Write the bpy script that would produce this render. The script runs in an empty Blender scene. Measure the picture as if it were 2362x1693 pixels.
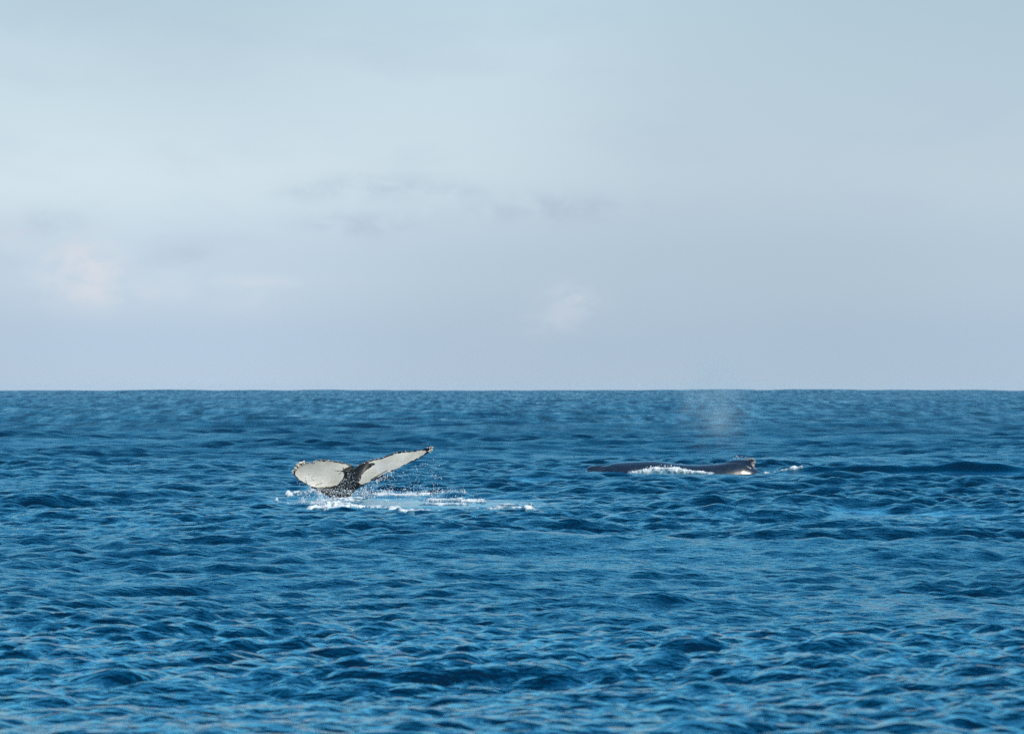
import bpy, bmesh, math, random
import numpy as np
from mathutils import Vector, noise as mnoise

# ------------------------------------------------------------------ camera
sc = bpy.context.scene
EYE = 3.2                       # eye height on the boat, metres
FPX = 200.0 / 36.0 * 2362.0     # focal length in photograph pixels (200 mm lens)
HOR = 890.0                     # photograph row at eye level (the visible horizon dips 13 rows below it)
cam_d = bpy.data.cameras.new("camera")
cam_d.lens = 200.0
cam_d.sensor_width = 36.0
cam_d.clip_start = 0.5
cam_d.clip_end = 90000.0
cam_d.dof.use_dof = True
cam_d.dof.focus_distance = 180.0
cam_d.dof.aperture_fstop = 5.0
cam = bpy.data.objects.new("camera", cam_d)
sc.collection.objects.link(cam)
cam.location = (0, 0, EYE)
cam.rotation_euler = (math.radians(90) + math.atan((HOR - 846.5) / FPX), 0, 0)
sc.camera = cam

# ------------------------------------------------------------------ sky
SUN_ELEV, SUN_AZ = math.radians(42), math.radians(138)   # azimuth clockwise from the view direction (+Y)
world = bpy.data.worlds.new("World")
sc.world = world
world.use_nodes = True
wn = world.node_tree
wn.nodes.clear()


def N(tree, kind, **kw):
    n = tree.nodes.new(kind)
    for k, v in kw.items():
        if k == "inp":
            for kk, vv in v.items():
                n.inputs[kk].default_value = vv
        else:
            setattr(n, k, v)
    return n


def L(tree, a, b):
    tree.links.new(a, b)


def math_node(tree, op, a, b=None, c=None, clamp=False):
    n = tree.nodes.new("ShaderNodeMath")
    n.operation = op
    n.use_clamp = clamp
    for i, v in enumerate((a, b, c)):
        if v is None:
            continue
        if isinstance(v, (int, float)):
            n.inputs[i].default_value = v
        else:
            tree.links.new(v, n.inputs[i])
    return n.outputs[0]


def smooth_node(tree, v, lo, hi, a=0.0, b=1.0):
    n = tree.nodes.new("ShaderNodeMapRange")
    n.interpolation_type = "SMOOTHSTEP"
    tree.links.new(v, n.inputs[0])
    n.inputs[1].default_value = lo
    n.inputs[2].default_value = hi
    n.inputs[3].default_value = a
    n.inputs[4].default_value = b
    return n.outputs[0]


def mix_color(tree, fac, a, b, blend="MIX"):
    n = tree.nodes.new("ShaderNodeMix")
    n.data_type = "RGBA"
    n.blend_type = blend
    for i, v in ((0, fac), (6, a), (7, b)):
        if isinstance(v, (int, float)):
            n.inputs[i].default_value = v
        elif isinstance(v, tuple):
            n.inputs[i].default_value = v if len(v) == 4 else v + (1,)
        else:
            tree.links.new(v, n.inputs[i])
    return n.outputs[2]


SKY_STRENGTH = 0.15
EXPOSURE = 0.5
tc = N(wn, "ShaderNodeTexCoord")
sep = N(wn, "ShaderNodeSeparateXYZ")
L(wn, tc.outputs["Generated"], sep.inputs[0])
elev = math_node(wn, "MULTIPLY", math_node(wn, "ARCSINE", sep.outputs[2]), 57.29578)
azim = math_node(wn, "MULTIPLY", math_node(wn, "ARCTAN2", sep.outputs[0], sep.outputs[1]), 57.29578)
nish = N(wn, "ShaderNodeTexSky", sky_type="NISHITA", sun_disc=False)
nish.sun_elevation = SUN_ELEV
nish.sun_rotation = SUN_AZ
nish.air_density = 1.0
nish.dust_density = 0.6
nish.ozone_density = 2.0


def angular(scale_az, scale_el, off, az0=0.0):
    cb = N(wn, "ShaderNodeCombineXYZ")
    L(wn, math_node(wn, "MULTIPLY", math_node(wn, "SUBTRACT", azim, az0), scale_az), cb.inputs[0])
    L(wn, math_node(wn, "MULTIPLY", elev, scale_el), cb.inputs[1])
    cb.inputs[2].default_value = off
    return cb.outputs[0]


def wnoise(vec, detail=4.0, rough=0.5, dist=0.0):
    n = N(wn, "ShaderNodeTexNoise", inp={"Scale": 1.0, "Detail": detail, "Roughness": rough, "Distortion": dist})
    L(wn, vec, n.inputs["Vector"])
    return n.outputs["Fac"]


# veil of thin cloud standing over the horizon, bright above and mauve-grey low down
veil = N(wn, "ShaderNodeValToRGB")
cr = veil.color_ramp
cr.interpolation = "EASE"
stops = [(0.0, (0.485, 0.605, 0.735)), (0.10, (0.480, 0.605, 0.745)), (0.28, (0.550, 0.675, 0.785)),
         (0.52, (0.680, 0.805, 0.875)), (0.72, (0.650, 0.805, 0.880)), (1.0, (0.580, 0.770, 0.855))]
while len(cr.elements) < len(stops):
    cr.elements.new(0.5)
for e, (p, c) in zip(cr.elements, stops):
    e.position = p
    e.color = c + (1,)
L(wn, math_node(wn, "DIVIDE", elev, 4.2, clamp=True), veil.inputs[0])
broad = wnoise(angular(-0.135, 0.16, 3.3, 2.4), 1.0, 0.4)
wisps = wnoise(angular(0.55, 1.5, 7.7), 4.0, 0.5, 0.3)
ragged = wnoise(angular(3.0, 4.5, 1.9), 5.0, 0.58, 0.3)
vcol = veil.outputs[0]
vcol = mix_color(wn, math_node(wn, "MULTIPLY", smooth_node(wn, broad, 0.36, 0.70), 0.55), vcol, (0.365, 0.475, 0.575))
bank = math_node(wn, "MULTIPLY", smooth_node(wn, azim, -2.5, 8.0), smooth_node(wn, azim, 40.0, 90.0, 1.0, 0.0))   # thicker cloud to one side
vcol = mix_color(wn, math_node(wn, "MULTIPLY", bank, 0.30), vcol, (0.300, 0.415, 0.520))
vcol = mix_color(wn, math_node(wn, "MULTIPLY", smooth_node(wn, wisps, 0.46, 0.75), 0.32), vcol, (0.455, 0.560, 0.690))
DEG = 57.29578 / FPX


def cloudlet(px, py, wx, wy, amount, colour):
    """one small soft cloud: its bearing and height over the horizon, its half extents"""
    global vcol
    da = math_node(wn, "DIVIDE", math_node(wn, "SUBTRACT", azim, (px - 1181) * DEG), wx * DEG)
    de_ = math_node(wn, "DIVIDE", math_node(wn, "SUBTRACT", elev, (HOR - py) * DEG), wy * DEG)
    q = math_node(wn, "ADD", math_node(wn, "MULTIPLY", da, da), math_node(wn, "MULTIPLY", de_, de_))
    f_ = math_node(wn, "EXPONENT", math_node(wn, "MULTIPLY", q, -1.0))
    f_ = math_node(wn, "MULTIPLY", f_, smooth_node(wn, ragged, 0.30, 0.64, 0.1, 1.2))
    vcol = mix_color(wn, math_node(wn, "MULTIPLY", f_, amount, clamp=True), vcol, colour)


PINK, GREY = (0.68, 0.715, 0.785), (0.43, 0.535, 0.66)
for a_ in ((190, 600, 80, 52, 1.0, PINK), (215, 665, 110, 48, 0.7, PINK), (390, 665, 60, 35, 0.35, PINK), (565, 690, 80, 40, 0.25, PINK), (40, 545, 60, 40, 0.35, PINK),
           (600, 650, 150, 14, 0.3, PINK), (1320, 695, 65, 38, 0.4, PINK), (1270, 745, 60, 30, 0.25, PINK),
           (880, 432, 150, 30, 0.5, GREY), (840, 520, 140, 30, 0.5, GREY), (1290, 485, 190, 34, 0.65, GREY), (690, 445, 60, 25, 0.3, GREY), (430, 590, 60, 20, 0.3, GREY),
           (1060, 440, 60, 16, 0.3, GREY), (120, 520, 80, 40, 0.35, GREY)):
    cloudlet(*a_)
up = N(wn, "ShaderNodeVectorMath", operation="SCALE")
L(wn, vcol, up.inputs[0])
up.inputs["Scale"].default_value = 2 ** -EXPOSURE / SKY_STRENGTH
thin = smooth_node(wn, elev, 3.6, 9.0, 1.0, 0.0)
blue = mix_color(wn, 1.0, nish.outputs[0], (0.46, 0.90, 0.98), "MULTIPLY")
sky_col = mix_color(wn, thin, blue, up.outputs[0])
bg = N(wn, "ShaderNodeBackground", inp={"Strength": SKY_STRENGTH})
L(wn, sky_col, bg.inputs[0])
wo = N(wn, "ShaderNodeOutputWorld")
L(wn, bg.outputs[0], wo.inputs[0])

# ------------------------------------------------------------------ sun
sun_d = bpy.data.lights.new("sun", "SUN")
sun_d.energy = 3.0
sun_d.angle = math.radians(0.6)
sun_d.color = (1.0, 0.90, 0.76)
sun = bpy.data.objects.new("sun", sun_d)
sc.collection.objects.link(sun)
to_sun = Vector((math.sin(SUN_AZ) * math.cos(SUN_ELEV), math.cos(SUN_AZ) * math.cos(SUN_ELEV), math.sin(SUN_ELEV)))
sun.rotation_euler = to_sun.to_track_quat("Z", "Y").to_euler()

sc.view_settings.view_transform = "Standard"
sc.view_settings.look = "None"
sc.view_settings.exposure = EXPOSURE
sc.view_settings.gamma = 1.0
sc.view_settings.use_curve_mapping = False
sc.cycles.max_bounces = 5
sc.cycles.glossy_bounces = 3
sc.cycles.volume_bounces = 1
sc.cycles.volume_step_rate = 1.0
sc.cycles.use_denoising = False

# ------------------------------------------------------------------ helpers
rng = np.random.default_rng(11)
random.seed(4)


def link(o, parent=None):
    sc.collection.objects.link(o)
    if parent is not None:
        o.parent = parent
    return o


def grid_mesh(name, P, attrs=None, keep=None, closed_u=False):
    """P: (rows, cols, 3) -> quad mesh; keep: (rows-1, cols-1) bool mask of faces."""
    r, c, _ = P.shape
    idx = np.arange(r * c, dtype=np.int32).reshape(r, c)
    if closed_u:
        idx = np.concatenate([idx, idx[:, :1]], axis=1)
    q = np.stack([idx[:-1, :-1], idx[:-1, 1:], idx[1:, 1:], idx[1:, :-1]], axis=-1).reshape(-1, 4)
    V = P.reshape(-1, 3)
    A = {k: v.reshape(-1) for k, v in (attrs or {}).items()}
    if keep is not None:
        q = q[keep.reshape(-1)]
        used = np.unique(q)
        remap = np.zeros(len(V), dtype=np.int32)
        remap[used] = np.arange(len(used))
        V, q = V[used], remap[q]
        A = {k: v[used] for k, v in A.items()}
    me = bpy.data.meshes.new(name)
    me.vertices.add(len(V))
    me.vertices.foreach_set("co", V.astype(np.float32).ravel())
    me.loops.add(q.size)
    me.loops.foreach_set("vertex_index", q.astype(np.int32).ravel())
    me.polygons.add(len(q))
    me.polygons.foreach_set("loop_start", np.arange(0, q.size, 4, dtype=np.int32))
    me.update(calc_edges=True)
    for k, v in A.items():
        a = me.attributes.new(k, "FLOAT", "POINT")
        a.data.foreach_set("value", v.astype(np.float32))
    me.shade_smooth()
    return me


def soup_mesh(name, V, F, attrs=None):
    me = bpy.data.meshes.new(name)
    n = F.shape[1]
    me.vertices.add(len(V))
    me.vertices.foreach_set("co", V.astype(np.float32).ravel())
    me.loops.add(F.size)
    me.loops.foreach_set("vertex_index", F.astype(np.int32).ravel())
    me.polygons.add(len(F))
    me.polygons.foreach_set("loop_start", np.arange(0, F.size, n, dtype=np.int32))
    me.update(calc_edges=True)
    for k, v in (attrs or {}).items():
        a = me.attributes.new(k, "FLOAT", "POINT")
        a.data.foreach_set("value", v.astype(np.float32))
    me.shade_smooth()
    return me


def sstep(x, a, b):
    t = np.clip((x - a) / (b - a), 0, 1)
    return t * t * (3 - 2 * t)


def water_at(px, py):
    """the point of the mean sea level that the photograph shows at this pixel"""
    d = EYE * FPX / (py - HOR)
    return (px - 1181.0) / FPX * d, d


# ------------------------------------------------------------------ sea surface
# Wind sea built from octave bands: each band is an FFT tile of random waves with its own
# rotation and period, so the sum does not repeat.
WIND = math.radians(-68)      # direction the short waves run


def wave_tile(lam, slope, seed, spread, iso, nn=256, wide=40.0, direction=WIND):
    g = np.random.default_rng(seed)
    Lt = lam * wide
    k1 = np.fft.fftfreq(nn, d=Lt / nn) * 2 * math.pi
    kx, ky = np.meshgrid(k1, k1)
    k = np.hypot(kx, ky)
    k[0, 0] = 1
    klo, khi = 2 * math.pi / (2 * lam), 2 * math.pi / lam
    amp = k ** -2.0 * np.where((k >= klo) & (k < khi), 1.0, 0.0)
    th = np.arctan2(ky, kx) - direction
    cs = np.abs(np.cos(th / 2)) ** (2 * spread)
    amp = amp * (iso + (1 - iso) * cs)
    spec = amp * (g.normal(size=k.shape) + 1j * g.normal(size=k.shape))
    spec[0, 0] = 0
    h = np.fft.ifft2(spec).real
    sx = np.fft.ifft2(1j * kx * spec).real
    sy = np.fft.ifft2(1j * ky * spec).real
    s = slope / math.sqrt((sx ** 2 + sy ** 2).mean())
    dx = np.fft.ifft2(-1j * kx / k * spec).real * s
    dy = np.fft.ifft2(-1j * ky / k * spec).real * s
    off = g.uniform(0, 500, 2)
    return dict(lam=lam, slope=slope, L=Lt, n=nn, off=off, f=np.stack([dx, dy, h * s], axis=-1).astype(np.float32))


def sample(tile, x, y):
    n = tile["n"]
    u = (x + tile["off"][0]) / tile["L"] * n
    v = (y + tile["off"][1]) / tile["L"] * n
    iu, iv = np.floor(u).astype(np.int64), np.floor(v).astype(np.int64)
    fu, fv = (u - iu).astype(np.float32), (v - iv).astype(np.float32)
    fu = (fu * fu * (3 - 2 * fu))[..., None] * 0.35 + fu[..., None] * 0.65
    fv = (fv * fv * (3 - 2 * fv))[..., None] * 0.35 + fv[..., None] * 0.65
    a, b, c, d = iu % n, (iu + 1) % n, iv % n, (iv + 1) % n
    f = tile["f"]
    return (f[c, a] * (1 - fu) + f[c, b] * fu) * (1 - fv) + (f[d, a] * (1 - fu) + f[d, b] * fu) * fv


BANDS = []
for i, (lam, slope, spread, iso) in enumerate([
        (0.26, 0.150, 2.5, 0.22), (0.52, 0.160, 3.0, 0.18), (1.04, 0.098, 4.0, 0.13), (2.1, 0.050, 4.0, 0.12),
        (4.2, 0.030, 4.0, 0.12), (8.0, 0.025, 4.0, 0.10), (16.0, 0.020, 5.0, 0.05), (32.0, 0.016, 6.0, 0.03),
        (64.0, 0.011, 3.0, 0.05), (100.0, 0.028, 3.0, 0.10)]):
    BANDS.append(wave_tile(lam, slope, 100 + i, spread, iso, wide=40.0 + 3.7 * i,
                           direction=WIND + math.radians([-8, 25, -20, 12, -15, 8, -12, 20, -10, 15][i])))
GUST = wave_tile(18.0, 1.0, 77, 1.0, 0.9)
GUST["f"] = GUST["f"] / GUST["f"][..., 2].std()

FL_D = EYE * FPX / (1150 - HOR)                   # distance of the diving whale
FL_X = (775 - 1181) / FPX * FL_D
W2_D = EYE * FPX / (1093 - HOR)                   # distance of the whale at the surface
W2_S = W2_D / FPX
W2_X = (1300 + 1000 / 4.05 - 1181) * W2_S

# smooth patches: (x, y, half width, half depth, remaining chop)
fx, fd = water_at(1010, 1163)
CALM = [(fx, fd, 3.4, 9.0, 0.25), (FL_X + 0.1, FL_D - 3, 2.2, 7.0, 0.35)]
for px, py, wx, wy in ((2060, 1191, 1.4, 1.7), (1980, 1187, 0.8, 1.4), (2230, 1193, 1.5, 2.0), (2310, 1092, 2.4, 5.0), (1240, 1118, 1.0, 1.0)):
    x, d = water_at(px, py)
    CALM.append((x, d, wx, wy, 0.02))
wx0, _ = water_at(1545, 1093)
CALM.append(((1545 - 1181) * W2_S, W2_D - 3.0, 4.2, 5.0, 0.40))
# long low ridges pushed up by the swimming animals: (x0, x1, y, slant, height, width)
RIDGE = [((1800 - 1181) * W2_S, (2420 - 1181) * W2_S, W2_D - 0.5, 0.012, 0.38, 0.60),
         ((2150 - 1181) * W2_S, (2420 - 1181) * W2_S, W2_D - 1.0, 0.02, 0.16, 0.7),
         ((990 - 1181) / FPX * (FL_D + 2.5), (1250 - 1181) / FPX * (FL_D + 2.5), FL_D + 2.5, -1.0, 0.18, 0.8),
         (FL_X - 1.4, FL_X + 3.4, FL_D + 1.6, 0.0, 0.10, 0.5)]


def row_step(r):
    r = np.asarray(r, dtype=float)
    k = np.interp(np.log(r), np.log([0.5, 20, 40, 46, 115, 135, 250, 300, 1100, 3000, 7000, 20000]),
                  [0.3, 0.06, 0.006, 0.0019, 0.0018, 0.0011, 0.0011, 0.0018, 0.0028, 0.0085, 0.012, 0.10])
    return r * k


def sea_point(u, v):
    """displaced sea surface over the rest position (u, v); also the slope variance that is not resolved"""
    r = np.hypot(u, v) + 1e-6
    s = row_step(np.maximum(r, 0.5))
    shape = u.shape
    out = np.zeros(shape + (3,), dtype=np.float32)
    lost = np.full(shape, 0.0001, dtype=np.float32)
    g = sample(GUST, u, v)[..., 2]
    gust = np.clip(1.0 + 0.26 * g, 0.45, 1.6)
    calm = np.ones(shape, dtype=np.float32)
    for x0, x1, y, sl_, h, wd in RIDGE[:2]:
        calm *= 1 - 0.85 * sstep(u, x0, x0 + 1) * (1 - sstep(u, x1 - 1, x1)) * np.exp(-((v - y + 5.0) / 6.5) ** 4)
    for cx, cy, wx, wy, rem in CALM:
        q = ((u - cx) / wx) ** 2 + ((v - cy) / wy) ** 2
        calm *= 1 - (1 - rem) * np.exp(-q ** 1.5)
    tame = 1 - 0.85 * np.exp(-(((u - FL_X - 1.0) / 7.0) ** 2 + ((v - FL_D + 13) / 32.0) ** 2) ** 2)
    tame = tame * (1 - 0.85 * np.exp(-(((u - W2_X - 6.0) / 16.0) ** 2 + ((v - W2_D + 3) / 16.0) ** 2) ** 2))
    for b in BANDS:
        lam = b["lam"]
        w = sstep(lam * 1.4 / s, 1.3, 2.6)
        full = np.ones(shape)
        if lam < 4:
            full = full * gust * calm
        elif lam < 40:
            full = full * (0.25 + 0.75 * calm)
        if 1 <= lam < 9:                 # the breeze is fresher farther from the boat
            full = full * (0.85 + 0.70 * sstep(r, 75, 150))
        if lam > 3:
            full = full * tame
        if lam > 90:                     # the heavier swell of the open sea farther out
            full = full * sstep(r, 1200, 3000)
            w = np.ones(shape)
        sl = b["slope"]
        lost += ((1 - w ** 2) * (sl * full) ** 2).astype(np.float32)
        if w.max() > 0:
            out += sample(b, u, v) * (w * full)[..., None].astype(np.float32)
    out[..., :2] *= 0.9
    for x0, x1, y, sl, h, wd in RIDGE:
        t = (u - x0) / (x1 - x0)
        e = sstep(t, -0.08, 0.15) * (1 - sstep(t, 0.75, 1.12))
        yy = v - (y + sl * (u - x0)) + 0.3 * np.sin(u * 1.3 + x0)
        out[..., 2] += h * e * (0.90 + 0.07 * np.sin(u * 2.1 + y) + 0.05 * np.sin(u * 4.7)) * np.exp(-(yy / wd) ** 2)
    P = np.stack([u + out[..., 0], v + out[..., 1], out[..., 2]], axis=-1)
    return P, lost, calm


rows = [0.5]
while rows[-1] < 16000:
    rows.append(rows[-1] + float(row_step(rows[-1])))
rows = np.array(rows)
fine = np.linspace(-math.radians(7.2), math.radians(7.2), 570)
coarse = np.linspace(math.radians(7.2), 2 * math.pi - math.radians(7.2), 40)[1:-1]
ang = np.concatenate([fine, coarse])
RR, TT = np.meshgrid(rows, ang, indexing="ij")
P, lost, calm = sea_point(RR * np.sin(TT), RR * np.cos(TT))
# away from the finely divided sector the sheet is only a calm level sea
side = 1 - sstep(np.abs((TT + math.pi) % (2 * math.pi) - math.pi), math.radians(7.1), math.radians(9))
flat = np.stack([RR * np.sin(TT), RR * np.cos(TT), 0 * RR], axis=-1)
P = flat + (P - flat) * side[..., None]
lost = lost * side + 0.07 * (1 - side)
P[..., 2] -= RR ** 2 / (2 * 6.371e6)          # the round earth: the sea ends at its own horizon
# ripples too small for the sheet at a distance count as gloss spread
lost = lost + 0.030 * sstep(RR, 140, 420)
rough = np.clip((lost * (0.05 + 0.50 * sstep(RR, 200, 700))) ** 0.25, 0.06, 0.32)
# groups of steeper and flatter waves: long streaks along the wind
grp = 0
for i_, (lw, am) in enumerate(((1.3, 0.9), (2.6, 1.0), (5.5, 0.9), (12.0, 0.6))):
    tl_ = wave_tile(lw, 1.0, 500 + i_, 0.0, 1.0)
    grp = grp + am * sample(tl_, RR * np.sin(TT), RR * np.cos(TT) / 7.0)[..., 2] / tl_["f"][..., 2].std()
rough = np.clip(rough * (1 + 0.06 * grp * sstep(RR, 220, 600)), 0.06, 0.55)
sea_me = grid_mesh("sea", P, {"rough": rough, "calm": calm, "far": sstep(RR, 200, 520)}, closed_u=True)
print("sea rows", len(rows), "quads", len(sea_me.polygons))
sea = link(bpy.data.objects.new("sea", sea_me))
sea["kind"] = "structure"
sea["label"] = "deep blue wind-ruffled open sea reaching to the horizon"


def new_mat(name):
    m = bpy.data.materials.new(name)
    m.use_nodes = True
    t = m.node_tree
    t.nodes.clear()
    o = N(t, "ShaderNodeOutputMaterial")
    p = N(t, "ShaderNodeBsdfPrincipled")
    L(t, p.outputs[0], o.inputs[0])
    return m, t, p


WATER_BODY = (0.000, 0.009, 0.025, 1)
m_sea, t, p = new_mat("sea_water")
p.inputs["Base Color"].default_value = (0.020, 0.020, 0.020, 1)      # mirror reflectance of water seen straight down
p.inputs["Metallic"].default_value = 1.0
p.inputs["Specular Tint"].default_value = (0.40, 0.80, 0.91, 1)      # and seen slantwise
dif = N(t, "ShaderNodeBsdfDiffuse", inp={"Color": WATER_BODY})
add = N(t, "ShaderNodeAddShader")
L(t, p.outputs[0], add.inputs[0])
L(t, dif.outputs[0], add.inputs[1])
L(t, add.outputs[0], t.nodes["Material Output"].inputs[0])
at = N(t, "ShaderNodeAttribute", attribute_name="rough")
ac = N(t, "ShaderNodeAttribute", attribute_name="calm")
geo = N(t, "ShaderNodeNewGeometry")
af = N(t, "ShaderNodeAttribute", attribute_name="far")
mg = N(t, "ShaderNodeMapping")
mg.inputs["Scale"].default_value = (0.75, 0.028, 1.0)
L(t, geo.outputs["Position"], mg.inputs["Vector"])
ng = N(t, "ShaderNodeTexNoise", inp={"Scale": 1.0, "Detail": 3.0, "Roughness": 0.6})
L(t, mg.outputs[0], ng.inputs["Vector"])
gf = math_node(t, "MULTIPLY", math_node(t, "MULTIPLY", math_node(t, "SUBTRACT", ng.outputs["Fac"], 0.5), 2.2), af.outputs["Fac"])
L(t, math_node(t, "MULTIPLY", at.outputs["Fac"], math_node(t, "ADD", gf, 1.0), clamp=True), p.inputs["Roughness"])
hsum = None
for sc_, st_, rot_, det_ in ((4.6, (0.78, 1.1, 1.0), 18, 2.0), (8.0, (0.75, 1.15, 1.0), -24, 1.5)):
    mp = N(t, "ShaderNodeMapping")
    mp.inputs["Scale"].default_value = st_
    mp.inputs["Rotation"].default_value = (0, 0, math.radians(rot_))
    rip = N(t, "ShaderNodeTexNoise", inp={"Scale": sc_, "Detail": det_, "Roughness": 0.5, "Distortion": 0.25})
    L(t, geo.outputs["Position"], mp.inputs["Vector"])
    L(t, mp.outputs[0], rip.inputs["Vector"])
    hgt = math_node(t, "MULTIPLY", rip.outputs["Fac"], 3.5 / sc_)
    hsum = hgt if hsum is None else math_node(t, "ADD", hsum, hgt)
bmp = N(t, "ShaderNodeBump", inp={"Distance": 0.095, "Filter Width": 0.04})
L(t, hsum, bmp.inputs["Height"])
L(t, math_node(t, "MULTIPLY", ac.outputs["Fac"], 1.0), bmp.inputs["Strength"])
L(t, bmp.outputs[0], p.inputs["Normal"])
sea_me.materials.append(m_sea)

# ------------------------------------------------------------------ materials for the animals and the white water
m_skin, t, p = new_mat("fluke_skin")
aw = N(t, "ShaderNodeAttribute", attribute_name="white")
ao = N(t, "ShaderNodeTexCoord")
n1 = N(t, "ShaderNodeTexNoise", inp={"Scale": 9.0, "Detail": 5.0, "Roughness": 0.65})
n2 = N(t, "ShaderNodeTexNoise", inp={"Scale": 2.6, "Detail": 3.0, "Roughness": 0.5})
n3 = N(t, "ShaderNodeTexNoise", inp={"Scale": 45.0, "Detail": 2.0, "Roughness": 0.6})
for n in (n1, n2, n3):
    L(t, ao.outputs["Object"], n.inputs["Vector"])
edge = math_node(t, "ADD", aw.outputs["Fac"], math_node(t, "MULTIPLY", math_node(t, "SUBTRACT", n1.outputs["Fac"], 0.5), 0.9))
wf = smooth_node(t, edge, 0.46, 0.56)
pale = mix_color(t, smooth_node(t, n2.outputs["Fac"], 0.35, 0.65), (0.40, 0.365, 0.30), (0.49, 0.455, 0.40))
pale = mix_color(t, math_node(t, "MULTIPLY", smooth_node(t, n1.outputs["Fac"], 0.60, 0.72), 0.45), pale, (0.36, 0.28, 0.15))
pale = mix_color(t, math_node(t, "MULTIPLY", smooth_node(t, n3.outputs["Fac"], 0.60, 0.70), 0.5), pale, (0.24, 0.23, 0.22))
sm = N(t, "ShaderNodeMapping")
sm.inputs["Rotation"].default_value = (0, math.radians(24), 0)
sm.inputs["Scale"].default_value = (1.6, 2.0, 42.0)
L(t, ao.outputs["Object"], sm.inputs["Vector"])
n4 = N(t, "ShaderNodeTexNoise", inp={"Scale": 1.0, "Detail": 2.0, "Roughness": 0.5, "Distortion": 0.3})
L(t, sm.outputs[0], n4.inputs["Vector"])
pale = mix_color(t, math_node(t, "MULTIPLY", smooth_node(t, n4.outputs["Fac"], 0.60, 0.70), 0.35), pale, (0.20, 0.19, 0.18))
n5 = N(t, "ShaderNodeTexNoise", inp={"Scale": 1.3, "Detail": 2.0, "Roughness": 0.5})
L(t, ao.outputs["Object"], n5.inputs["Vector"])
pale = mix_color(t, math_node(t, "MULTIPLY", smooth_node(t, n5.outputs["Fac"], 0.42, 0.62), 0.5), pale, (0.33, 0.30, 0.26))
dark = mix_color(t, smooth_node(t, n3.outputs["Fac"], 0.62, 0.72), (0.004, 0.005, 0.007), (0.018, 0.019, 0.022))
L(t, mix_color(t, wf, dark, pale), p.inputs["Base Color"])
p.inputs["Roughness"].default_value = 0.42
p.inputs["Specular IOR Level"].default_value = 0.12
p.inputs["Coat Weight"].default_value = 0.12
p.inputs["Coat Roughness"].default_value = 0.25
p.inputs["Coat IOR"].default_value = 1.33
bmp = N(t, "ShaderNodeBump", inp={"Distance": 0.012, "Strength": 0.5})
L(t, n3.outputs["Fac"], bmp.inputs["Height"])
L(t, bmp.outputs[0], p.inputs["Normal"])

m_back, t, p = new_mat("back_skin")
aw = N(t, "ShaderNodeAttribute", attribute_name="pale")
ao = N(t, "ShaderNodeTexCoord")
n1 = N(t, "ShaderNodeTexNoise", inp={"Scale": 7.0, "Detail": 5.0, "Roughness": 0.65})
n3 = N(t, "ShaderNodeTexNoise", inp={"Scale": 22.0, "Detail": 3.0, "Roughness": 0.6})
for n in (n1, n3):
    L(t, ao.outputs["Object"], n.inputs["Vector"])
base = mix_color(t, smooth_node(t, n1.outputs["Fac"], 0.4, 0.7), (0.008, 0.014, 0.027), (0.015, 0.022, 0.038))
p.inputs["IOR"].default_value = 1.42
p.inputs["Coat Weight"].default_value = 0.5
p.inputs["Coat Roughness"].default_value = 0.22
p.inputs["Coat IOR"].default_value = 1.34
wf = smooth_node(t, math_node(t, "ADD", aw.outputs["Fac"], math_node(t, "MULTIPLY", math_node(t, "SUBTRACT", n3.outputs["Fac"], 0.5), 1.3)), 0.5, 0.75)
L(t, mix_color(t, wf, base, (0.36, 0.29, 0.21)), p.inputs["Base Color"])
L(t, mix_color(t, wf, (0.27,) * 3, (0.7,) * 3), p.inputs["Roughness"])
bmp = N(t, "ShaderNodeBump", inp={"Distance": 0.012, "Strength": 0.10})
L(t, n3.outputs["Fac"], bmp.inputs["Height"])
L(t, bmp.outputs[0], p.inputs["Normal"])

m_barn, t, p = new_mat("barnacle_shell")
ao = N(t, "ShaderNodeTexCoord")
n1 = N(t, "ShaderNodeTexNoise", inp={"Scale": 16.0, "Detail": 3.0})
L(t, ao.outputs["Object"], n1.inputs["Vector"])
L(t, mix_color(t, smooth_node(t, n1.outputs["Fac"], 0.42, 0.62), (0.36, 0.26, 0.18), (0.85, 0.77, 0.66)), p.inputs["Base Color"])
p.inputs["Roughness"].default_value = 0.6

m_foam, t, p = new_mat("sea_foam")
at = N(t, "ShaderNodeAttribute", attribute_name="thick")
geo = N(t, "ShaderNodeNewGeometry")
n1 = N(t, "ShaderNodeTexNoise", inp={"Scale": 5.0, "Detail": 4.0, "Roughness": 0.65})
fm = N(t, "ShaderNodeMapping")
fm.inputs["Scale"].default_value = (1.0, 0.16, 1.0)          # froth drawn out along the wind
L(t, geo.outputs["Position"], fm.inputs["Vector"])
L(t, fm.outputs[0], n1.inputs["Vector"])
ff = math_node(t, "ADD", at.outputs["Fac"], math_node(t, "MULTIPLY", math_node(t, "SUBTRACT", n1.outputs["Fac"], 0.5), 1.9))
ff = smooth_node(t, ff, 0.15, 0.95)
L(t, mix_color(t, ff, (0.06, 0.14, 0.19), (0.66, 0.66, 0.65)), p.inputs["Base Color"])
L(t, mix_color(t, ff, (0.45,) * 3, (0.8,) * 3), p.inputs["Roughness"])
p.inputs["IOR"].default_value = 1.333

m_drop, t, p = new_mat("water_drop")
p.inputs["Base Color"].default_value = (0.85, 0.88, 0.90, 1)
p.inputs["Roughness"].default_value = 0.15
p.inputs["IOR"].default_value = 1.333
p.inputs["Transmission Weight"].default_value = 0.25


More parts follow.
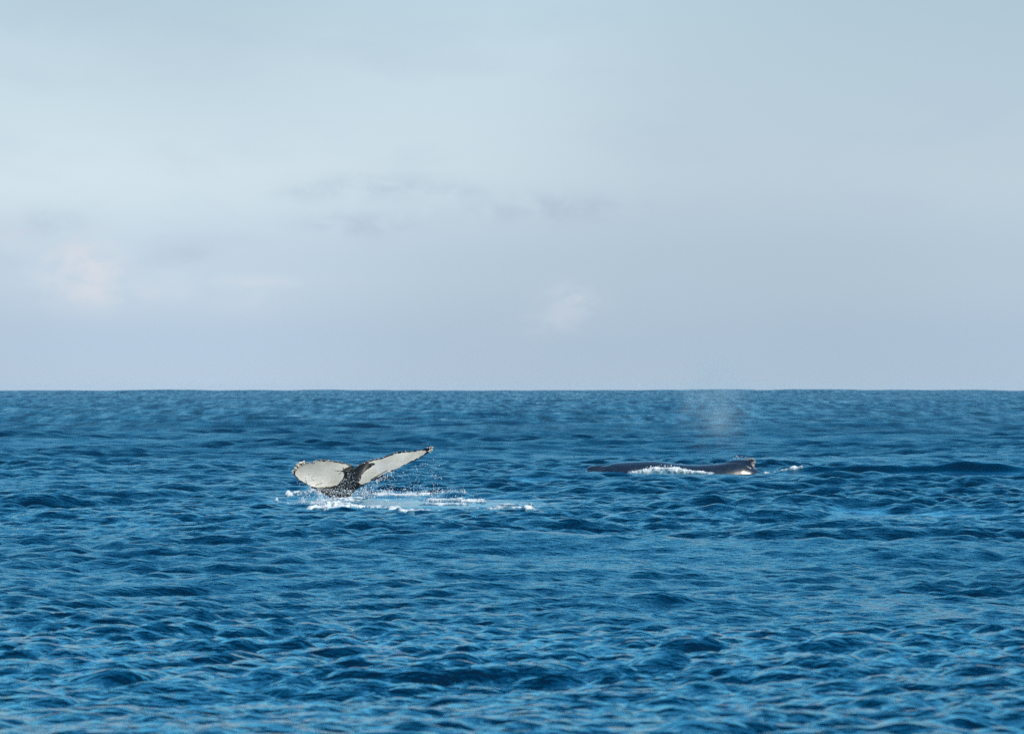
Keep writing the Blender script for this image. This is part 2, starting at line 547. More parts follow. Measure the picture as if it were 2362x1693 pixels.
def remeshed(name, parts, voxel, smooth=6):
    """unite closed shells into one continuous skin"""
    bm = bmesh.new()
    for V, F in parts:
        vs = [bm.verts.new(v) for v in V]
        for f in F:
            try:
                bm.faces.new([vs[i] for i in f])
            except ValueError:
                pass
    bmesh.ops.remove_doubles(bm, verts=bm.verts, dist=1e-5)
    bmesh.ops.recalc_face_normals(bm, faces=bm.faces)
    me = bpy.data.meshes.new(name + "_raw")
    bm.to_mesh(me)
    bm.free()
    o = bpy.data.objects.new(name + "_raw", me)
    sc.collection.objects.link(o)
    md = o.modifiers.new("r", "REMESH")
    md.mode = "VOXEL"
    md.voxel_size = voxel
    ms = o.modifiers.new("s", "SMOOTH")
    ms.iterations = smooth
    ms.factor = 0.5
    dg = bpy.context.evaluated_depsgraph_get()
    res = bpy.data.meshes.new_from_object(o.evaluated_get(dg))
    bpy.data.objects.remove(o)
    bpy.data.meshes.remove(me)
    res.name = name
    res.shade_smooth()
    return res


def verts_of(me):
    a = np.empty(len(me.vertices) * 3, dtype=np.float32)
    me.vertices.foreach_get("co", a)
    return a.reshape(-1, 3)


def put_verts(me, V):
    me.vertices.foreach_set("co", V.astype(np.float32).ravel())
    me.update()


def float_attr(me, name, v):
    a = me.attributes.new(name, "FLOAT", "POINT")
    a.data.foreach_set("value", np.asarray(v, dtype=np.float32))


def resample(pts, n):
    pts = np.array(pts, dtype=float)
    d = np.concatenate([[0], np.cumsum(np.hypot(*np.diff(pts, axis=0).T))])
    t = np.linspace(0, d[-1], n)
    return np.stack([np.interp(t, d, pts[:, 0]), np.interp(t, d, pts[:, 1])], axis=-1)


def poly_dist(px, pz, poly):
    """signed distance to a closed outline, positive inside"""
    poly = np.array(poly, dtype=float)
    n = len(poly)
    best = np.full(px.shape, 1e9)
    inside = np.zeros(px.shape, dtype=bool)
    for i in range(n):
        a, b = poly[i], poly[(i + 1) % n]
        ab = b - a
        t = np.clip(((px - a[0]) * ab[0] + (pz - a[1]) * ab[1]) / (ab @ ab + 1e-12), 0, 1)
        best = np.minimum(best, np.hypot(px - a[0] - t * ab[0], pz - a[1] - t * ab[1]))
        c = (a[1] > pz) != (b[1] > pz)
        xi = a[0] + (pz - a[1]) / (b[1] - a[1] + 1e-12) * ab[0]
        inside ^= c & (px < xi)
    return np.where(inside, best, -best)


def vnoise(P, scale, seed=0.0):
    return np.array([mnoise.noise(Vector((p[0] * scale + seed, p[1] * scale, p[2] * scale))) for p in P])


# ------------------------------------------------------------------ whale diving with its flukes raised
FS = FL_D / FPX                                      # metres per photograph pixel at the flukes


def fl(zx, zy):
    """outline reading -> metres right of / above the place where the tail stock leaves the water"""
    return ((620 + zx / 5.155 - 775) * FS, (1150 - (980 + zy / 5.155)) * FS)


def fls(pts):
    return [fl(*q) for q in pts]


L_TRAIL = fls([(1000, 520), (1012, 492), (985, 474), (940, 458), (900, 446), (850, 438), (800, 430), (750, 422), (700, 415), (640, 411), (590, 414), (560, 424),
               (530, 440), (500, 443), (470, 440), (440, 432), (415, 428), (385, 444), (350, 466), (318, 498), (298, 530), (287, 560)])
L_LEAD = fls([(960, 850), (850, 890), (740, 868), (690, 840), (640, 813), (560, 770), (520, 745), (480, 723), (440, 702), (400, 680), (370, 660), (340, 638), (310, 610), (292, 585), (286, 566)])
R_TRAIL = fls([(985, 530), (1020, 508), (1060, 478), (1100, 458), (1150, 438), (1200, 420), (1250, 403), (1300, 398), (1350, 385), (1400, 362), (1450, 342), (1500, 326),
               (1550, 314), (1620, 311), (1700, 308), (1750, 299), (1800, 288), (1850, 275), (1900, 264), (1925, 254), (1942, 262)])
R_LEAD = fls([(850, 850), (930, 880), (985, 838), (1020, 785), (1080, 748), (1150, 708), (1250, 650), (1330, 612), (1400, 578), (1480, 545), (1560, 508), (1640, 470),
              (1700, 440), (1760, 415), (1800, 394), (1850, 366), (1885, 344), (1915, 325), (1940, 295), (1946, 272)])


def lobe(trail, lead, depth, thick, ns=70, nt=26):
    A, B = resample(trail, ns), resample(lead, ns)
    V, F = [], []
    ring = 2 * nt
    for i in range(ns):
        s = i / (ns - 1)
        for j in range(ring):
            a = 2 * math.pi * j / ring
            t = 0.5 - 0.5 * math.cos(a)              # 0 leading edge, 1 trailing edge
            q = B[i] * (1 - t) + A[i] * t
            th = thick * (1 - 0.72 * s) * (math.sin(a) * (1.25 - 0.75 * t) + 0.0)
            V.append((q[0], depth(s, t) + th * (1 if True else 0), q[1]))
        # rounded rims: keep a little thickness at both edges through the voxel size
    for i in range(ns - 1):
        for j in range(ring):
            k = (j + 1) % ring
            F.append((i * ring + j, i * ring + k, (i + 1) * ring + k, (i + 1) * ring + j))
    F.append(tuple(range(ring)))
    F.append(tuple(reversed(range((ns - 1) * ring, ns * ring))))
    return V, F


def dep_left(s, t):
    return -0.32 * s + 0.20 * (t - 0.3) * (1 - 0.3 * s) - 0.10 * math.sin(math.pi * s) + 0.05 + 0.11 * (1 - (2 * t - 1) ** 2) * sstep(s, 0.1, 0.4)


def dep_right(s, t):
    return 0.34 * s + 0.62 * (t - 0.25) * sstep(s, 0.0, 0.35) * (1 - 0.65 * s) + 0.06


def tube(stations, n=28):
    V, F = [], []
    for (x, y, z, rx, ry) in stations:
        for j in range(n):
            a = 2 * math.pi * j / n
            V.append((x + rx * math.cos(a), y + ry * math.sin(a), z))
    for i in range(len(stations) - 1):
        for j in range(n):
            k = (j + 1) % n
            F.append((i * n + j, i * n + k, (i + 1) * n + k, (i + 1) * n + j))
    F.append(tuple(reversed(range(n))))
    F.append(tuple(range((len(stations) - 1) * n, len(stations) * n)))
    return V, F


cx0, cz0 = fl(857, 868)
stock = []
for zx, zy, wd, ry, yy in ((940, 560, 28, 0.055, 0.03), (935, 620, 55, 0.085, 0.03), (925, 680, 75, 0.12, 0.04), (910, 740, 92, 0.16, 0.06), (890, 790, 102, 0.20, 0.09),
                           (870, 830, 112, 0.24, 0.13), (855, 870, 118, 0.28, 0.18)):
    x, z = fl(zx, zy)
    stock.append((x, yy, z, wd / 5.155 * FS, ry))
x, y, z, rx, ry = stock[-1]
for dz, dy, k in ((0.3, 0.25, 1.05), (0.7, 0.7, 1.2), (1.2, 1.5, 1.5), (1.8, 2.6, 1.9)):
    stock.append((x + 0.04 * dz, y + dy, z - dz, rx * k, ry * k * 1.25))
stock = stock[::-1]

fl_me = remeshed("whale_flukes", [lobe(L_TRAIL, L_LEAD, dep_left, 0.085), lobe(R_TRAIL, R_LEAD, dep_right, 0.085), tube(stock)], 0.016, 5)
V = verts_of(fl_me)
# knobbly, slightly torn trailing rim
trail_all = np.array(L_TRAIL[::-1][3:] + R_TRAIL[1:])
dt = np.full(len(V), 9.0)
for a, b in zip(trail_all[:-1], trail_all[1:]):
    ab = b - a
    tt = np.clip(((V[:, 0] - a[0]) * ab[0] + (V[:, 2] - a[1]) * ab[1]) / (ab @ ab), 0, 1)
    dt = np.minimum(dt, np.hypot(V[:, 0] - a[0] - tt * ab[0], V[:, 2] - a[1] - tt * ab[1]))
kn = vnoise(V, 11.0, 5.0)
kn2 = vnoise(V, 26.0, 9.0)
rim = 1 - sstep(dt, 0.015, 0.07)
V[:, 2] += rim * (0.020 * kn + 0.018 * kn2)
V[:, 1] += rim * 0.02 * kn2
put_verts(fl_me, V)
nrm = np.empty(len(V) * 3, dtype=np.float32)
fl_me.vertices.foreach_get("normal", nrm)
nrm = nrm.reshape(-1, 3)
LW = fls([(575, 432), (640, 428), (700, 430), (800, 446), (900, 468), (955, 490), (905, 520), (880, 545), (893, 600), (872, 650), (835, 700), (760, 732), (650, 742), (560, 738),
          (500, 722), (440, 690), (380, 655), (330, 612), (312, 585), (325, 540), (360, 490), (405, 452), (470, 455), (530, 452)])
RW = fls([(1060, 690), (1085, 650), (1105, 600), (1150, 545), (1200, 512), (1262, 466), (1240, 455), (1190, 462), (1180, 445), (1250, 420), (1350, 400), (1450, 362), (1560, 330), (1700, 324), (1790, 308), (1850, 303), (1872, 325),
          (1800, 382), (1700, 428), (1560, 500), (1400, 572), (1250, 640), (1200, 685), (1110, 702)])
sd = np.maximum(poly_dist(V[:, 0], V[:, 2], LW), poly_dist(V[:, 0], V[:, 2], RW))
white = np.clip(0.5 + sd / 0.13, 0, 1) * sstep(-nrm[:, 1], 0.0, 0.25)
# thin dark scars
for a, b in (((560, 715), (640, 690)), ((440, 655), (455, 685)), ((530, 650), (542, 665)), ((780, 543), (880, 552)), ((880, 490), (885, 520)), ((830, 580), (862, 570)),
             ((1210, 655), (1300, 600)), ((1300, 600), (1410, 540))):
    a, b = np.array(fl(*a)), np.array(fl(*b))
    ab = b - a
    tt = np.clip(((V[:, 0] - a[0]) * ab[0] + (V[:, 2] - a[1]) * ab[1]) / (ab @ ab), 0, 1)
    d = np.hypot(V[:, 0] - a[0] - tt * ab[0], V[:, 2] - a[1] - tt * ab[1])
    white -= 0.62 * (1 - sstep(d, 0.004, 0.022))
float_attr(fl_me, "white", np.clip(white, 0, 1))
fl_me.materials.append(m_skin)
diver = link(bpy.data.objects.new("humpback_whale", fl_me))
diver.location = (FL_X, FL_D, 0.0)
diver["label"] = "diving whale with black and white tail flukes raised out of the water"
diver["category"] = "whale"
diver["group"] = "whales at the surface"

ICO_V, ICO_F = None, None
bm = bmesh.new()
bmesh.ops.create_icosphere(bm, subdivisions=1, radius=1.0)
bm.verts.ensure_lookup_table()
ICO_V = np.array([v.co[:] for v in bm.verts])
ICO_F = np.array([[v.index for v in f.verts] for f in bm.faces])
bm.free()
OCT_V = np.array([(1, 0, 0), (-1, 0, 0), (0, 1, 0), (0, -1, 0), (0, 0, 1), (0, 0, -1)], dtype=float)
OCT_F = np.array([(0, 2, 4), (2, 1, 4), (1, 3, 4), (3, 0, 4), (2, 0, 5), (1, 2, 5), (3, 1, 5), (0, 3, 5)])


def blobs(name, C, R, mat, parent=None, octa=False, lumpy=0.0, squash=None):
    BV, BF = (OCT_V, OCT_F) if octa else (ICO_V, ICO_F)
    C, R = np.asarray(C, dtype=float), np.asarray(R, dtype=float)
    n = len(C)
    S = np.ones((n, 1, 3)) if squash is None else squash[:, None, :]
    jit = 1 + lumpy * rng.normal(size=(n, len(BV), 1))
    VV = C[:, None, :] + BV[None] * R[:, None, None] * S * jit
    FF = BF[None] + (np.arange(n) * len(BV))[:, None, None]
    me = soup_mesh(name, VV.reshape(-1, 3), FF.reshape(-1, 3))
    me.materials.append(mat)
    o = link(bpy.data.objects.new(name, me), parent)
    o["kind"] = "stuff"
    return o


def on_fluke(x, z):
    """point of the near skin of the flukes at this place of the outline"""
    d = (V[:, 0] - x) ** 2 + (V[:, 2] - z) ** 2 + np.where(nrm[:, 1] < 0.2, 0, 0.01)
    return V[np.argmin(d)]


def barnacle_run(path, n, spread, rmin, rmax, seed):
    g = np.random.default_rng(seed)
    pts = resample(path, 200)
    C, R = [], []
    for _ in range(n):
        q = pts[g.integers(0, 200)] + g.normal(size=2) * spread
        s = on_fluke(q[0], q[1])
        r = g.uniform(rmin, rmax)
        C.append((s[0] + g.normal() * 0.008, s[1] - 0.2 * r + g.normal() * 0.01, s[2] + g.normal() * 0.008))
        R.append(r)
    return C, R


C1, R1 = barnacle_run(fls([(425, 425), (385, 446), (350, 468), (320, 500), (300, 530), (292, 560)]), 110, 0.026, 0.012, 0.034, 1)
o = blobs("barnacle_cluster", C1, R1, m_barn, diver, lumpy=0.18)
o["label"] = "cream barnacle crust on the broad fluke's tip"
C2, R2 = barnacle_run(fls([(1895, 330), (1925, 305), (1943, 275), (1935, 258), (1905, 268)]), 42, 0.014, 0.010, 0.022, 2)
o = blobs("barnacle_cluster", C2, R2, m_barn, diver, lumpy=0.18)
o["label"] = "cream barnacle crust on the pointed fluke's tip"
C3, R3 = barnacle_run(L_TRAIL[1:16], 60, 0.006, 0.006, 0.013, 3)
C4, R4 = barnacle_run(R_TRAIL[1:], 75, 0.006, 0.006, 0.013, 4)
C5, R5 = barnacle_run(fls([(530, 440), (560, 424), (575, 418)]), 18, 0.008, 0.008, 0.018, 5)
blobs("rim_barnacles", C3 + C4 + C5, R3 + R4 + R5, m_barn, diver, lumpy=0.15)

# ------------------------------------------------------------------ whale lying at the surface
def wp(zx, zy):
    return ((1300 + zx / 4.05 - 1181) * W2_S, (838 - zy) / 4.05 * W2_S)


top = [wp(*q) for q in ((215, 818), (245, 785), (270, 772), (320, 766), (380, 764), (415, 757), (450, 742), (500, 735), (560, 730), (640, 725), (700, 722), (780, 719), (850, 718), (950, 727), (1050, 744),
                        (1150, 752), (1250, 755), (1350, 751), (1450, 747), (1530, 735), (1600, 728), (1680, 730), (1750, 756), (1800, 790), (1840, 818))]
top = [(x - W2_X, z) for x, z in top]
head = [(top[0][0] - dx, z) for dx, z in ((3.2, -1.0), (2.8, -0.62), (2.0, -0.38), (1.2, -0.20), (0.5, -0.06))]
tail = [(top[-1][0] + dx, z) for dx, z in ((0.5, -0.15), (1.2, -0.42), (2.2, -0.8), (3.4, -1.2))]
prof = head + top + tail
st_x = np.linspace(prof[0][0], prof[-1][0], 150)
st_z = np.interp(st_x, [q[0] for q in prof], [q[1] for q in prof])
keys = np.array([prof[0][0], top[0][0] - 2.2, top[0][0], top[4][0], top[8][0], top[13][0], top[17][0], top[20][0], top[22][0], tail[1][0], prof[-1][0]])
st_w = np.interp(st_x, keys, [0.15, 0.85, 0.95, 0.75, 1.15, 1.20, 1.0, 0.72, 0.55, 0.38, 0.12])
st_h = np.interp(st_x, keys, [0.12, 0.75, 0.95, 1.0, 1.15, 1.25, 1.15, 0.95, 0.75, 0.55, 0.15])
BV_, BF_ = [], []
nr = 56
for i in range(150):
    for j in range(nr):
        a = 2 * math.pi * j / nr
        ca, sa = math.cos(a), math.sin(a)
        e = 0.86
        BV_.append((st_x[i], st_w[i] * math.copysign(abs(ca) ** e, ca), st_z[i] - st_h[i] + st_h[i] * math.copysign(abs(sa) ** 0.95, sa)))
for i in range(149):
    for j in range(nr):
        k = (j + 1) % nr
        BF_.append((i * nr + j, i * nr + k, (i + 1) * nr + k, (i + 1) * nr + j))
BF_.append(tuple(reversed(range(nr))))
BF_.append(tuple(range(149 * nr, 150 * nr)))

FIN = [(wp(*q)[0] - W2_X, wp(*q)[1]) for q in ((1420, 760), (1480, 744), (1530, 727), (1580, 716), (1620, 710), (1680, 707), (1722, 704), (1740, 693), (1758, 688), (1778, 690), (1795, 704), (1806, 728), (1804, 738),
                                              (1790, 736), (1776, 740), (1772, 750), (1780, 766), (1795, 782), (1815, 800), (1835, 822), (1830, 870), (1700, 880), (1500, 870))]
FP = np.array(FIN)
nf = len(FP)
cen = np.array([(FP[:, 0].mean()), -0.05])
layers = []
for inset, y in ((0.62, -0.34), (0.86, -0.17), (0.96, -0.075), (1.0, -0.035), (1.0, 0.035), (0.96, 0.075), (0.86, 0.17), (0.62, 0.34)):
    q = cen + (FP - cen) * np.array([0.6 + 0.4 * inset, inset])
    layers.append([(a, y + 0.02 * math.sin(a * 5), b) for a, b in q])
FV = [v for l in layers for v in l]
FF_ = []
for i in range(len(layers) - 1):
    for j in range(nf):
        k = (j + 1) % nf
        FF_.append((i * nf + j, i * nf + k, (i + 1) * nf + k, (i + 1) * nf + j))
FF_.append(tuple(reversed(range(nf))))
FF_.append(tuple(range((len(layers) - 1) * nf, len(layers) * nf)))


def ellipsoid(c, r, nu=20, nv=14):
    VV, FF = [], []
    for i in range(nv + 1):
        p_ = math.pi * i / nv
        for j in range(nu):
            a = 2 * math.pi * j / nu
            VV.append((c[0] + r[0] * math.sin(p_) * math.cos(a), c[1] + r[1] * math.sin(p_) * math.sin(a), c[2] + r[2] * math.cos(p_)))
    for i in range(nv):
        for j in range(nu):
            k = (j + 1) % nu
            FF.append((i * nu + j, (i + 1) * nu + j, (i + 1) * nu + k, i * nu + k))
    return VV, FF


gx, gz = wp(325, 770)
guard = []
for yo, k in ((-0.24, 0.95), (0.12, 1.0)):
    guard.append(ellipsoid((gx - W2_X, yo, gz - 0.11), (0.42, 0.15, 0.155 * k)))
guard.append(ellipsoid((gx - W2_X - 0.18, -0.05, gz - 0.10), (0.20, 0.36, 0.13)))
w2_me = remeshed("whale_back", [(BV_, BF_), (FV, FF_)] + guard, 0.03, 3)
V2 = verts_of(w2_me)
edge_pts = resample(FIN[4:18], 160)
de = np.min(np.hypot(V2[:, None, 0] - edge_pts[None, :, 0], V2[:, None, 2] - edge_pts[None, :, 1]) if len(V2) * 160 < 3e7 else np.full((len(V2), 1), 9.0), axis=1)
pale = 0.62 * (1 - sstep(de, 0.03, 0.11)) * sstep(V2[:, 0], FIN[4][0] - 0.1, FIN[7][0])
for zx, zy, r in ((1690, 772, 0.10), (1590, 800, 0.09), (1745, 782, 0.05), (1500, 775, 0.06), (1790, 800, 0.06), (395, 762, 0.10), (430, 770, 0.08)):
    x, z = wp(zx, zy)
    pale = np.maximum(pale, 0.34 * np.exp(-(((V2[:, 0] - x + W2_X) / r) ** 2 + ((V2[:, 2] - z) / r) ** 2)))
float_attr(w2_me, "pale", pale)
w2_me.materials.append(m_back)
basker = link(bpy.data.objects.new("humpback_whale", w2_me))
basker.location = (W2_X, W2_D + 0.8, 0.0)
basker["label"] = "slate grey whale back with small hooked dorsal fin lying low in the water"
basker["category"] = "whale"
basker["group"] = "whales at the surface"


# ------------------------------------------------------------------ white water
def noise_tile(lam, seed):
    tl = wave_tile(lam, 1.0, seed, 0.0, 1.0)
    tl["f"] = tl["f"] / tl["f"][..., 2].std()
    return tl


FN = [noise_tile(l_, 300 + i) for i, l_ in enumerate((0.08, 0.16, 0.34, 0.75, 1.6))]


def fnoise(x, y, w):
    s = 0
    for tl, k in zip(FN, w):
        if k:
            s = s + sample(tl, x, y)[..., 2] * k
    return s / math.sqrt(sum(k * k for k in w))


def foam_patch(name, label, spots, res, lift=0.022, streak=1.0, parent=None, thr=0.55, lump=0.2, frac=0.36, fine=0.020, dull=0.0, rise=0.75):
    """spots: (x, y, half width, half depth, strength, height) of froth lying on the sea"""
    x0 = min(s[0] - s[2] * 1.7 for s in spots)
    x1 = max(s[0] + s[2] * 1.7 for s in spots)
    y0 = min(s[1] - s[3] * 1.7 for s in spots)
    y1 = max(s[1] + s[3] * 1.7 for s in spots)
    nx, ny = int((x1 - x0) / res[0]) + 2, int((y1 - y0) / res[1]) + 2
    yy, xx = np.meshgrid(np.linspace(y0, y1, ny), np.linspace(x0, x1, nx), indexing="ij")
    m = np.zeros(xx.shape)
    hh = np.zeros(xx.shape)
    for sx, sy, wx, wy, st, h in spots:
        q = np.exp(-(((xx - sx) / wx) ** 2 + ((yy - sy) / wy) ** 2) ** 1.3)
        m = np.maximum(m, st * q)
        hh = np.maximum(hh, h * q)
    n_big = fnoise(xx, yy * streak, (0, 0.3, 0.8, 1.0, 0.5))
    n_sm = fnoise(xx, yy * streak, (0.8, 1.0, 0.9, 0, 0))
    n_mid = fnoise(xx + 5.0, yy * streak, (0, 0, 0.8, 1.0, 0))
    lace = 1 - np.abs(n_big) * 0.9
    f = m * (0.72 + 0.62 * lace + frac * n_sm)
    f = f * np.where(m < 0.10, 0, 1)
    Pp, _, _ = sea_point(xx, yy)
    thick = sstep(f, thr, thr + rise)
    e_ = f - thr
    body = sstep(m, 0.15, 0.95) * sstep(e_, -0.02, 0.40)
    Pp[..., 2] += -0.06 + 0.05 * sstep(e_, -0.15, 0.0) + (0.01 + lift) * sstep(e_, 0.0, 0.18) + hh * body * (0.75 + lump * n_mid) + fine * n_sm * thick
    thick = np.clip(0.12 - dull + (0.95 - dull) * thick + (0.10 + dull) * n_mid, 0, 1)
    hi_ = np.maximum(np.maximum(f[:-1, :-1], f[1:, 1:]), np.maximum(f[:-1, 1:], f[1:, :-1]))
    keep = hi_ > thr - 0.13
    me = grid_mesh(name, Pp, {"thick": thick}, keep=keep)
    me.materials.append(m_foam)
    o = link(bpy.data.objects.new(name, me), parent)
    o["kind"] = "stuff"
    o["label"] = label
    return o


def F2(zx, zy):
    return water_at(620 + zx / 3.436, 1100 + zy / 3.436)


def spot(zx, zy, hx, hy, st, h):
    x, d = F2(zx, zy)
    xa, _ = F2(zx + hx, zy)
    _, d2 = F2(zx, zy - hy)
    return (x, d, abs(xa - x), max(abs(d2 - d), 0.35), st, h)


foam_patch("foam", "white churned foam around the diving whale's tail", [
    spot(480, 262, 170, 16, 1.29, 0.095), spot(360, 262, 60, 14, 1.24, 0.100), spot(600, 250, 170, 16, 1.19, 0.057),
    spot(640, 178, 130, 8, 1.05, 0.05), spot(500, 228, 190, 12, 1.05, 0.05), spot(560, 200, 170, 12, 1.09, 0.075), spot(370, 150, 70, 8, 1.09, 0.087), spot(160, 158, 36, 6, 1.14, 0.075), spot(255, 152, 70, 4, 0.84, 0.028),
    spot(65, 200, 16, 4, 1.04, 0.048), spot(860, 248, 120, 9, 1.14, 0.011), spot(1000, 262, 90, 6, 0.94, 0.011),
    spot(1160, 280, 140, 14, 1.19, 0.016), spot(850, 158, 190, 5, 1.09, 0.024), spot(1130, 155, 210, 5, 1.19, 0.024),
    spot(1400, 190, 170, 12, 1.29, 0.028), spot(1560, 195, 160, 8, 1.24, 0.020), spot(1380, 226, 180, 5, 1.19, 0.011), spot(1660, 208, 90, 5, 1.14, 0.011),
    spot(1900, 232, 90, 4, 1.06, 0.011), spot(2060, 240, 60, 3, 0.96, 0.011), spot(1700, 280, 140, 7, 1.00, 0.011), spot(1900, 262, 130, 5, 0.98, 0.011),
    spot(2060, 285, 80, 5, 1.14, 0.011), spot(1880, 295, 90, 4, 1.02, 0.011), spot(1440, 272, 130, 4, 0.94, 0.011)],
    (0.030, 0.075), streak=0.35, lump=0.35, frac=0.45, thr=0.43, fine=0.009, dull=0.10, lift=0.034, rise=0.5)


def W2P(zx, zy, dy=0.0):
    x, _ = wp(zx, zy)
    return x, W2_D - 0.55 + dy


def spot2(zx, hx, dy, hy, st, h):
    x, d = W2P(zx, 838, dy)
    return (x, d, hx / 4.05 * W2_S, hy, st, h)


foam_patch("foam", "white wash sliding along the surfaced whale's flank", [
    spot2(880, 172.5, 0, 0.5, 1.30, 0.27), spot2(1000, 138, 0.05, 0.5, 1.30, 0.26), spot2(760, 149.5, -0.1, 0.45, 1.25, 0.17), spot2(650, 92, -0.15, 0.4, 1.20, 0.08),
    spot2(1130, 149.5, 0.1, 0.45, 1.25, 0.16), spot2(1260, 115, 0.15, 0.4, 1.20, 0.09), spot2(1350, 46, 0.2, 0.3, 1.10, 0.08),
    spot2(180, 50, 0.3, 0.5, 1.10, 0.08), spot2(310, 70, 0, 0.5, 1.10, 0.07), spot2(360, 50, -0.1, 0.5, 1.10, 0.05)],
    (0.028, 0.028), streak=1.0, lump=0.10, frac=0.28, dull=0.10)
x, d = (1300 + 2130 / 4.05 - 1181) * W2_S, W2_D - 0.3
foam_patch("foam", "small white crest breaking behind the surfaced whale's fin", [
    (x, d, 0.5, 0.26, 0.95, 0.09), (x - 0.45, d - 0.2, 0.45, 0.3, 0.8, 0.04), (x + 0.4, d + 0.05, 0.3, 0.2, 0.85, 0.08), (x - 1.0, d - 0.5, 0.4, 0.3, 0.75, 0.03),
    (x + 3.3, d + 0.2, 0.9, 0.12, 0.62, 0.03), (x + 2.0, d - 4.5, 1.0, 0.6, 0.62, 0.02)], (0.028, 0.03))


# ------------------------------------------------------------------ drops of water in the air
def drops(name, label, C, R, squash=None):
    o = blobs(name, C, R, m_drop, None, octa=False, lumpy=0.12, squash=squash)
    o["label"] = label
    return o


g = np.random.default_rng(21)


def size():
    return min(0.0045 * math.exp(abs(g.normal(0, 0.55))), 0.022)


C, R = [], []
# running off the black stock and lower rim
for _ in range(400):
    zx, zy = g.normal(900, 95), g.uniform(560, 880)
    if abs(zx - (1010 - 0.15 * (zy - 560))) > 30 + (zy - 560) * 0.75 + 40:
        continue
    x, z = fl(zx, zy)
    C.append((FL_X + x, FL_D - g.uniform(0.12, 0.55), z + 0.0))
    R.append(size())
for _ in range(360):
    zx = g.uniform(560, 1000)
    zy = 745 + abs(g.normal(0, 55)) + (zx - 560) * 0.05
    x, z = fl(zx, zy)
    if z < 0.02:
        continue
    C.append((FL_X + x, FL_D - g.uniform(0.25, 0.7), z))
    R.append(size())
# sprinkled over the pale skin
for _ in range(420):
    zx = g.choice([g.uniform(330, 880), g.uniform(1080, 1600)])
    zy = g.uniform(440, 730) if zx < 900 else 690 - (zx - 1080) * 0.45 + g.normal(0, 45) - 40
    x, z = fl(zx, zy)
    C.append((FL_X + x, FL_D - g.uniform(0.35, 0.6), z))
    R.append(size() * 0.9)
# curtain falling from the pointed lobe
for _ in range(520):
    zx = g.uniform(1080, 2040)
    lo = 860
    hi = 760 - (zx - 1080) * 0.42
    zy = lo - (lo - hi) * g.random() ** 1.6
    x, z = fl(zx, zy)
    C.append((FL_X + x + g.normal() * 0.03, FL_D + 0.3 + g.normal() * 0.35, max(z, 0.03)))
    R.append(size())
for _ in range(30):
    zx, zy = g.normal(1965, 26), g.uniform(345, 860)
    x, z = fl(zx, zy)
    C.append((FL_X + x, FL_D + 0.35 + g.normal() * 0.06, z))
    R.append(size())
SQ = [(1.0, 1.0, 1.0)] * len(C)
for _ in range(200):
    k = g.random()
    if k < 0.5:
        zx, y0_ = g.uniform(470, 700), 0
        edge_y = 715 + (zx - 470) * 0.53
    elif k < 0.99:
        zx = g.uniform(1020, 1500)
        edge_y = 785 - (zx - 1020) * 0.50
    else:
        zx, edge_y = g.normal(1925, 16), 330
    zy = edge_y + abs(g.normal(0, 34))
    x, z = fl(zx, zy)
    if z < 0.03:
        continue
    s0 = on_fluke(*fl(zx, edge_y - 8))
    C.append((FL_X + x, FL_D + s0[1] + g.normal() * 0.02, z))
    R.append(size() * 0.8)
    SQ.append((0.8, 0.8, g.uniform(3, 9)))
drops("water_drops", "bright water drops falling from the raised tail flukes", C, R, np.array(SQ))

C, R = [], []


def clump(zx, zy, n, wx, hz, wy=0.5):
    x, d = F2(zx, zy)
    lean = g.normal(0, 0.5)
    for _ in range(n):
        k = abs(g.normal(0, 1)) * hz
        C.append((x + g.normal() * wx * (1 - 0.3 * min(k / (hz * 2), 1)) + lean * k * 0.4, d + g.normal() * wy, 0.05 + k))
        R.append(size())


# spitting crest of the ring around the tail, and the wash in front
for _ in range(75):
    clump(g.uniform(660, 1560), 158 + g.normal(0, 3), int(g.uniform(8, 50)), g.uniform(0.04, 0.14), g.uniform(0.03, 0.11))
for _ in range(46):
    clump(g.normal(480, 120), g.uniform(180, 270), int(g.uniform(10, 45)), g.uniform(0.05, 0.16), g.uniform(0.03, 0.08))
for _ in range(16):
    clump(g.normal(365, 45), 150, int(g.uniform(10, 45)), g.uniform(0.05, 0.12), g.uniform(0.05, 0.13))
for _ in range(45):
    clump(g.uniform(780, 1700), g.uniform(165, 225), int(g.uniform(4, 14)), g.uniform(0.05, 0.25), 0.03)
drops("spray_drops", "white spray thrown up low over the foam by the tail", C, R)

C, R = [], []
for _ in range(520):
    zx = g.uniform(600, 1400)
    x, d = W2P(zx, 838, g.normal(0, 0.15))
    top_h = 0.26 * math.exp(-((zx - 930) / 260) ** 2)
    C.append((x, d - 0.25, 0.03 + top_h * g.uniform(0.3, 1.15) + abs(g.normal(0, 0.02))))
    R.append(size() * 1.2)
for _ in range(60):
    zx, zy = g.normal(1660, 40), g.normal(690, 10)
    x, z = wp(zx, zy)
    C.append((x, W2_D + 0.8, z))
    R.append(size())
drops("spray_drops", "fine white spray along the surfaced whale's flank", C, R)

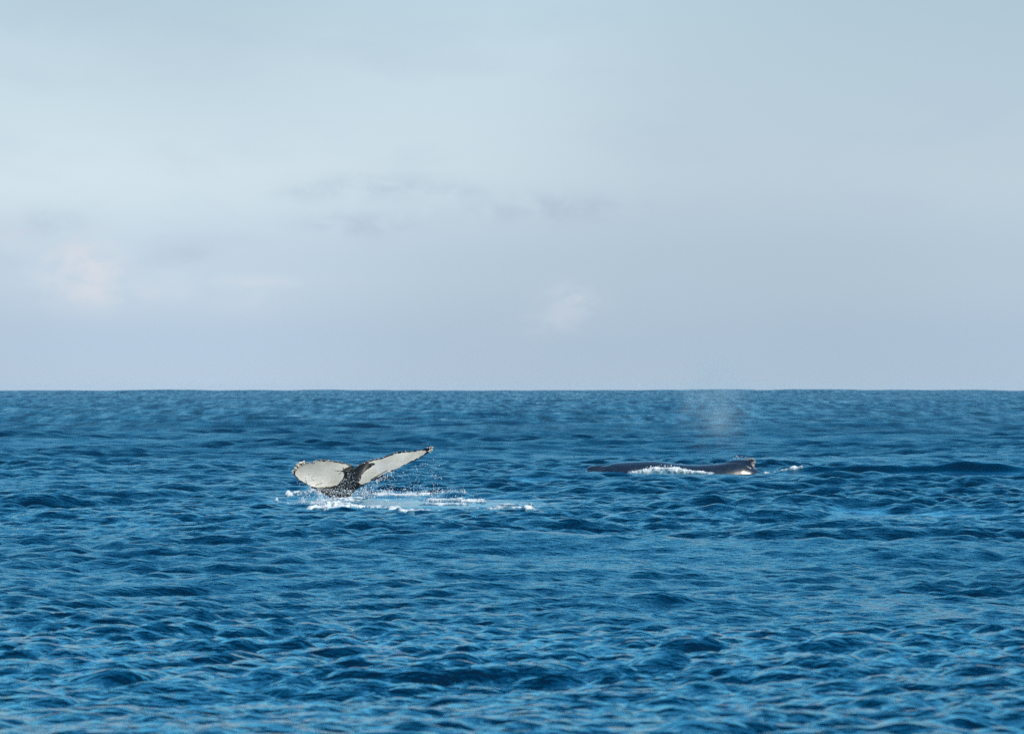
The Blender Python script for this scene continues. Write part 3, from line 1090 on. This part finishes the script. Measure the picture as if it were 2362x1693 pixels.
# ------------------------------------------------------------------ the whale's breath drifting off
BLOW = [(8.3, 1.9, 1.25, 2.1), (7.5, 0.9, 1.3, 1.1)]
mx0, mx1, mz1 = (1540 - 1181) * W2_S, (1790 - 1181) * W2_S, 4.3
bm = bmesh.new()
bmesh.ops.create_icosphere(bm, subdivisions=3, radius=1.0)
for v in bm.verts:
    k = 1 + 0.15 * mnoise.noise(v.co * 1.7)
    v.co = Vector(((mx0 + mx1) / 2 + v.co.x * k * (mx1 - mx0) / 2 + 0.18 * v.co.z, W2_D + 4.5 + v.co.y * k * 1.6, 2.55 + v.co.z * k * 2.4))
me = bpy.data.meshes.new("blow_mist")
bm.to_mesh(me)
bm.free()
me.shade_smooth()
mist = link(bpy.data.objects.new("blow_mist", me))
mist["kind"] = "stuff"
mist["label"] = "faint misty blow hanging in the air behind the surfaced whale"
mm = bpy.data.materials.new("breath_mist")
mm.use_nodes = True
t = mm.node_tree
t.nodes.clear()
o_ = N(t, "ShaderNodeOutputMaterial")
pv = N(t, "ShaderNodeVolumePrincipled")
pv.inputs["Color"].default_value = (0.86, 1.0, 1.0, 1)
pv.inputs["Anisotropy"].default_value = 0.2
L(t, pv.outputs[0], o_.inputs["Volume"])
tcx = N(t, "ShaderNodeTexCoord")
vm = N(t, "ShaderNodeMapping")
vm.inputs["Location"].default_value = (-1.0, -1.0, -1.0)
vm.inputs["Scale"].default_value = (2.0, 2.0, 2.0)
L(t, tcx.outputs["Generated"], vm.inputs["Vector"])
ln = N(t, "ShaderNodeVectorMath", operation="LENGTH")
L(t, vm.outputs[0], ln.inputs[0])
nn_ = N(t, "ShaderNodeTexNoise", inp={"Scale": 0.9, "Detail": 3.0, "Roughness": 0.6})
L(t, tcx.outputs["Object"], nn_.inputs["Vector"])
fall = smooth_node(t, ln.outputs["Value"], 0.0, 1.0, 1.0, 0.0)
den = math_node(t, "MULTIPLY", fall, smooth_node(t, nn_.outputs["Fac"], 0.35, 0.75))
L(t, math_node(t, "MULTIPLY", den, 0.62), pv.inputs["Density"])
me.materials.append(mm)

# ------------------------------------------------------------------ sea air
bm = bmesh.new()
bmesh.ops.create_cube(bm, size=1.0)
for v in bm.verts:
    v.co = Vector((v.co.x * 34000, v.co.y * 34000, 7.0 if v.co.z > 0 else -24.0))
me = bpy.data.meshes.new("haze")
bm.to_mesh(me)
bm.free()
haze = link(bpy.data.objects.new("haze", me))
haze["kind"] = "stuff"
haze["label"] = "thin pale sea haze over the far water"
hm = bpy.data.materials.new("sea_air")
hm.use_nodes = True
t = hm.node_tree
t.nodes.clear()
o_ = N(t, "ShaderNodeOutputMaterial")
pv = N(t, "ShaderNodeVolumePrincipled")
pv.inputs["Color"].default_value = (0.80, 0.90, 1.0, 1)
pv.inputs["Density"].default_value = 2.0e-5
L(t, pv.outputs[0], o_.inputs["Volume"])
me.materials.append(hm)
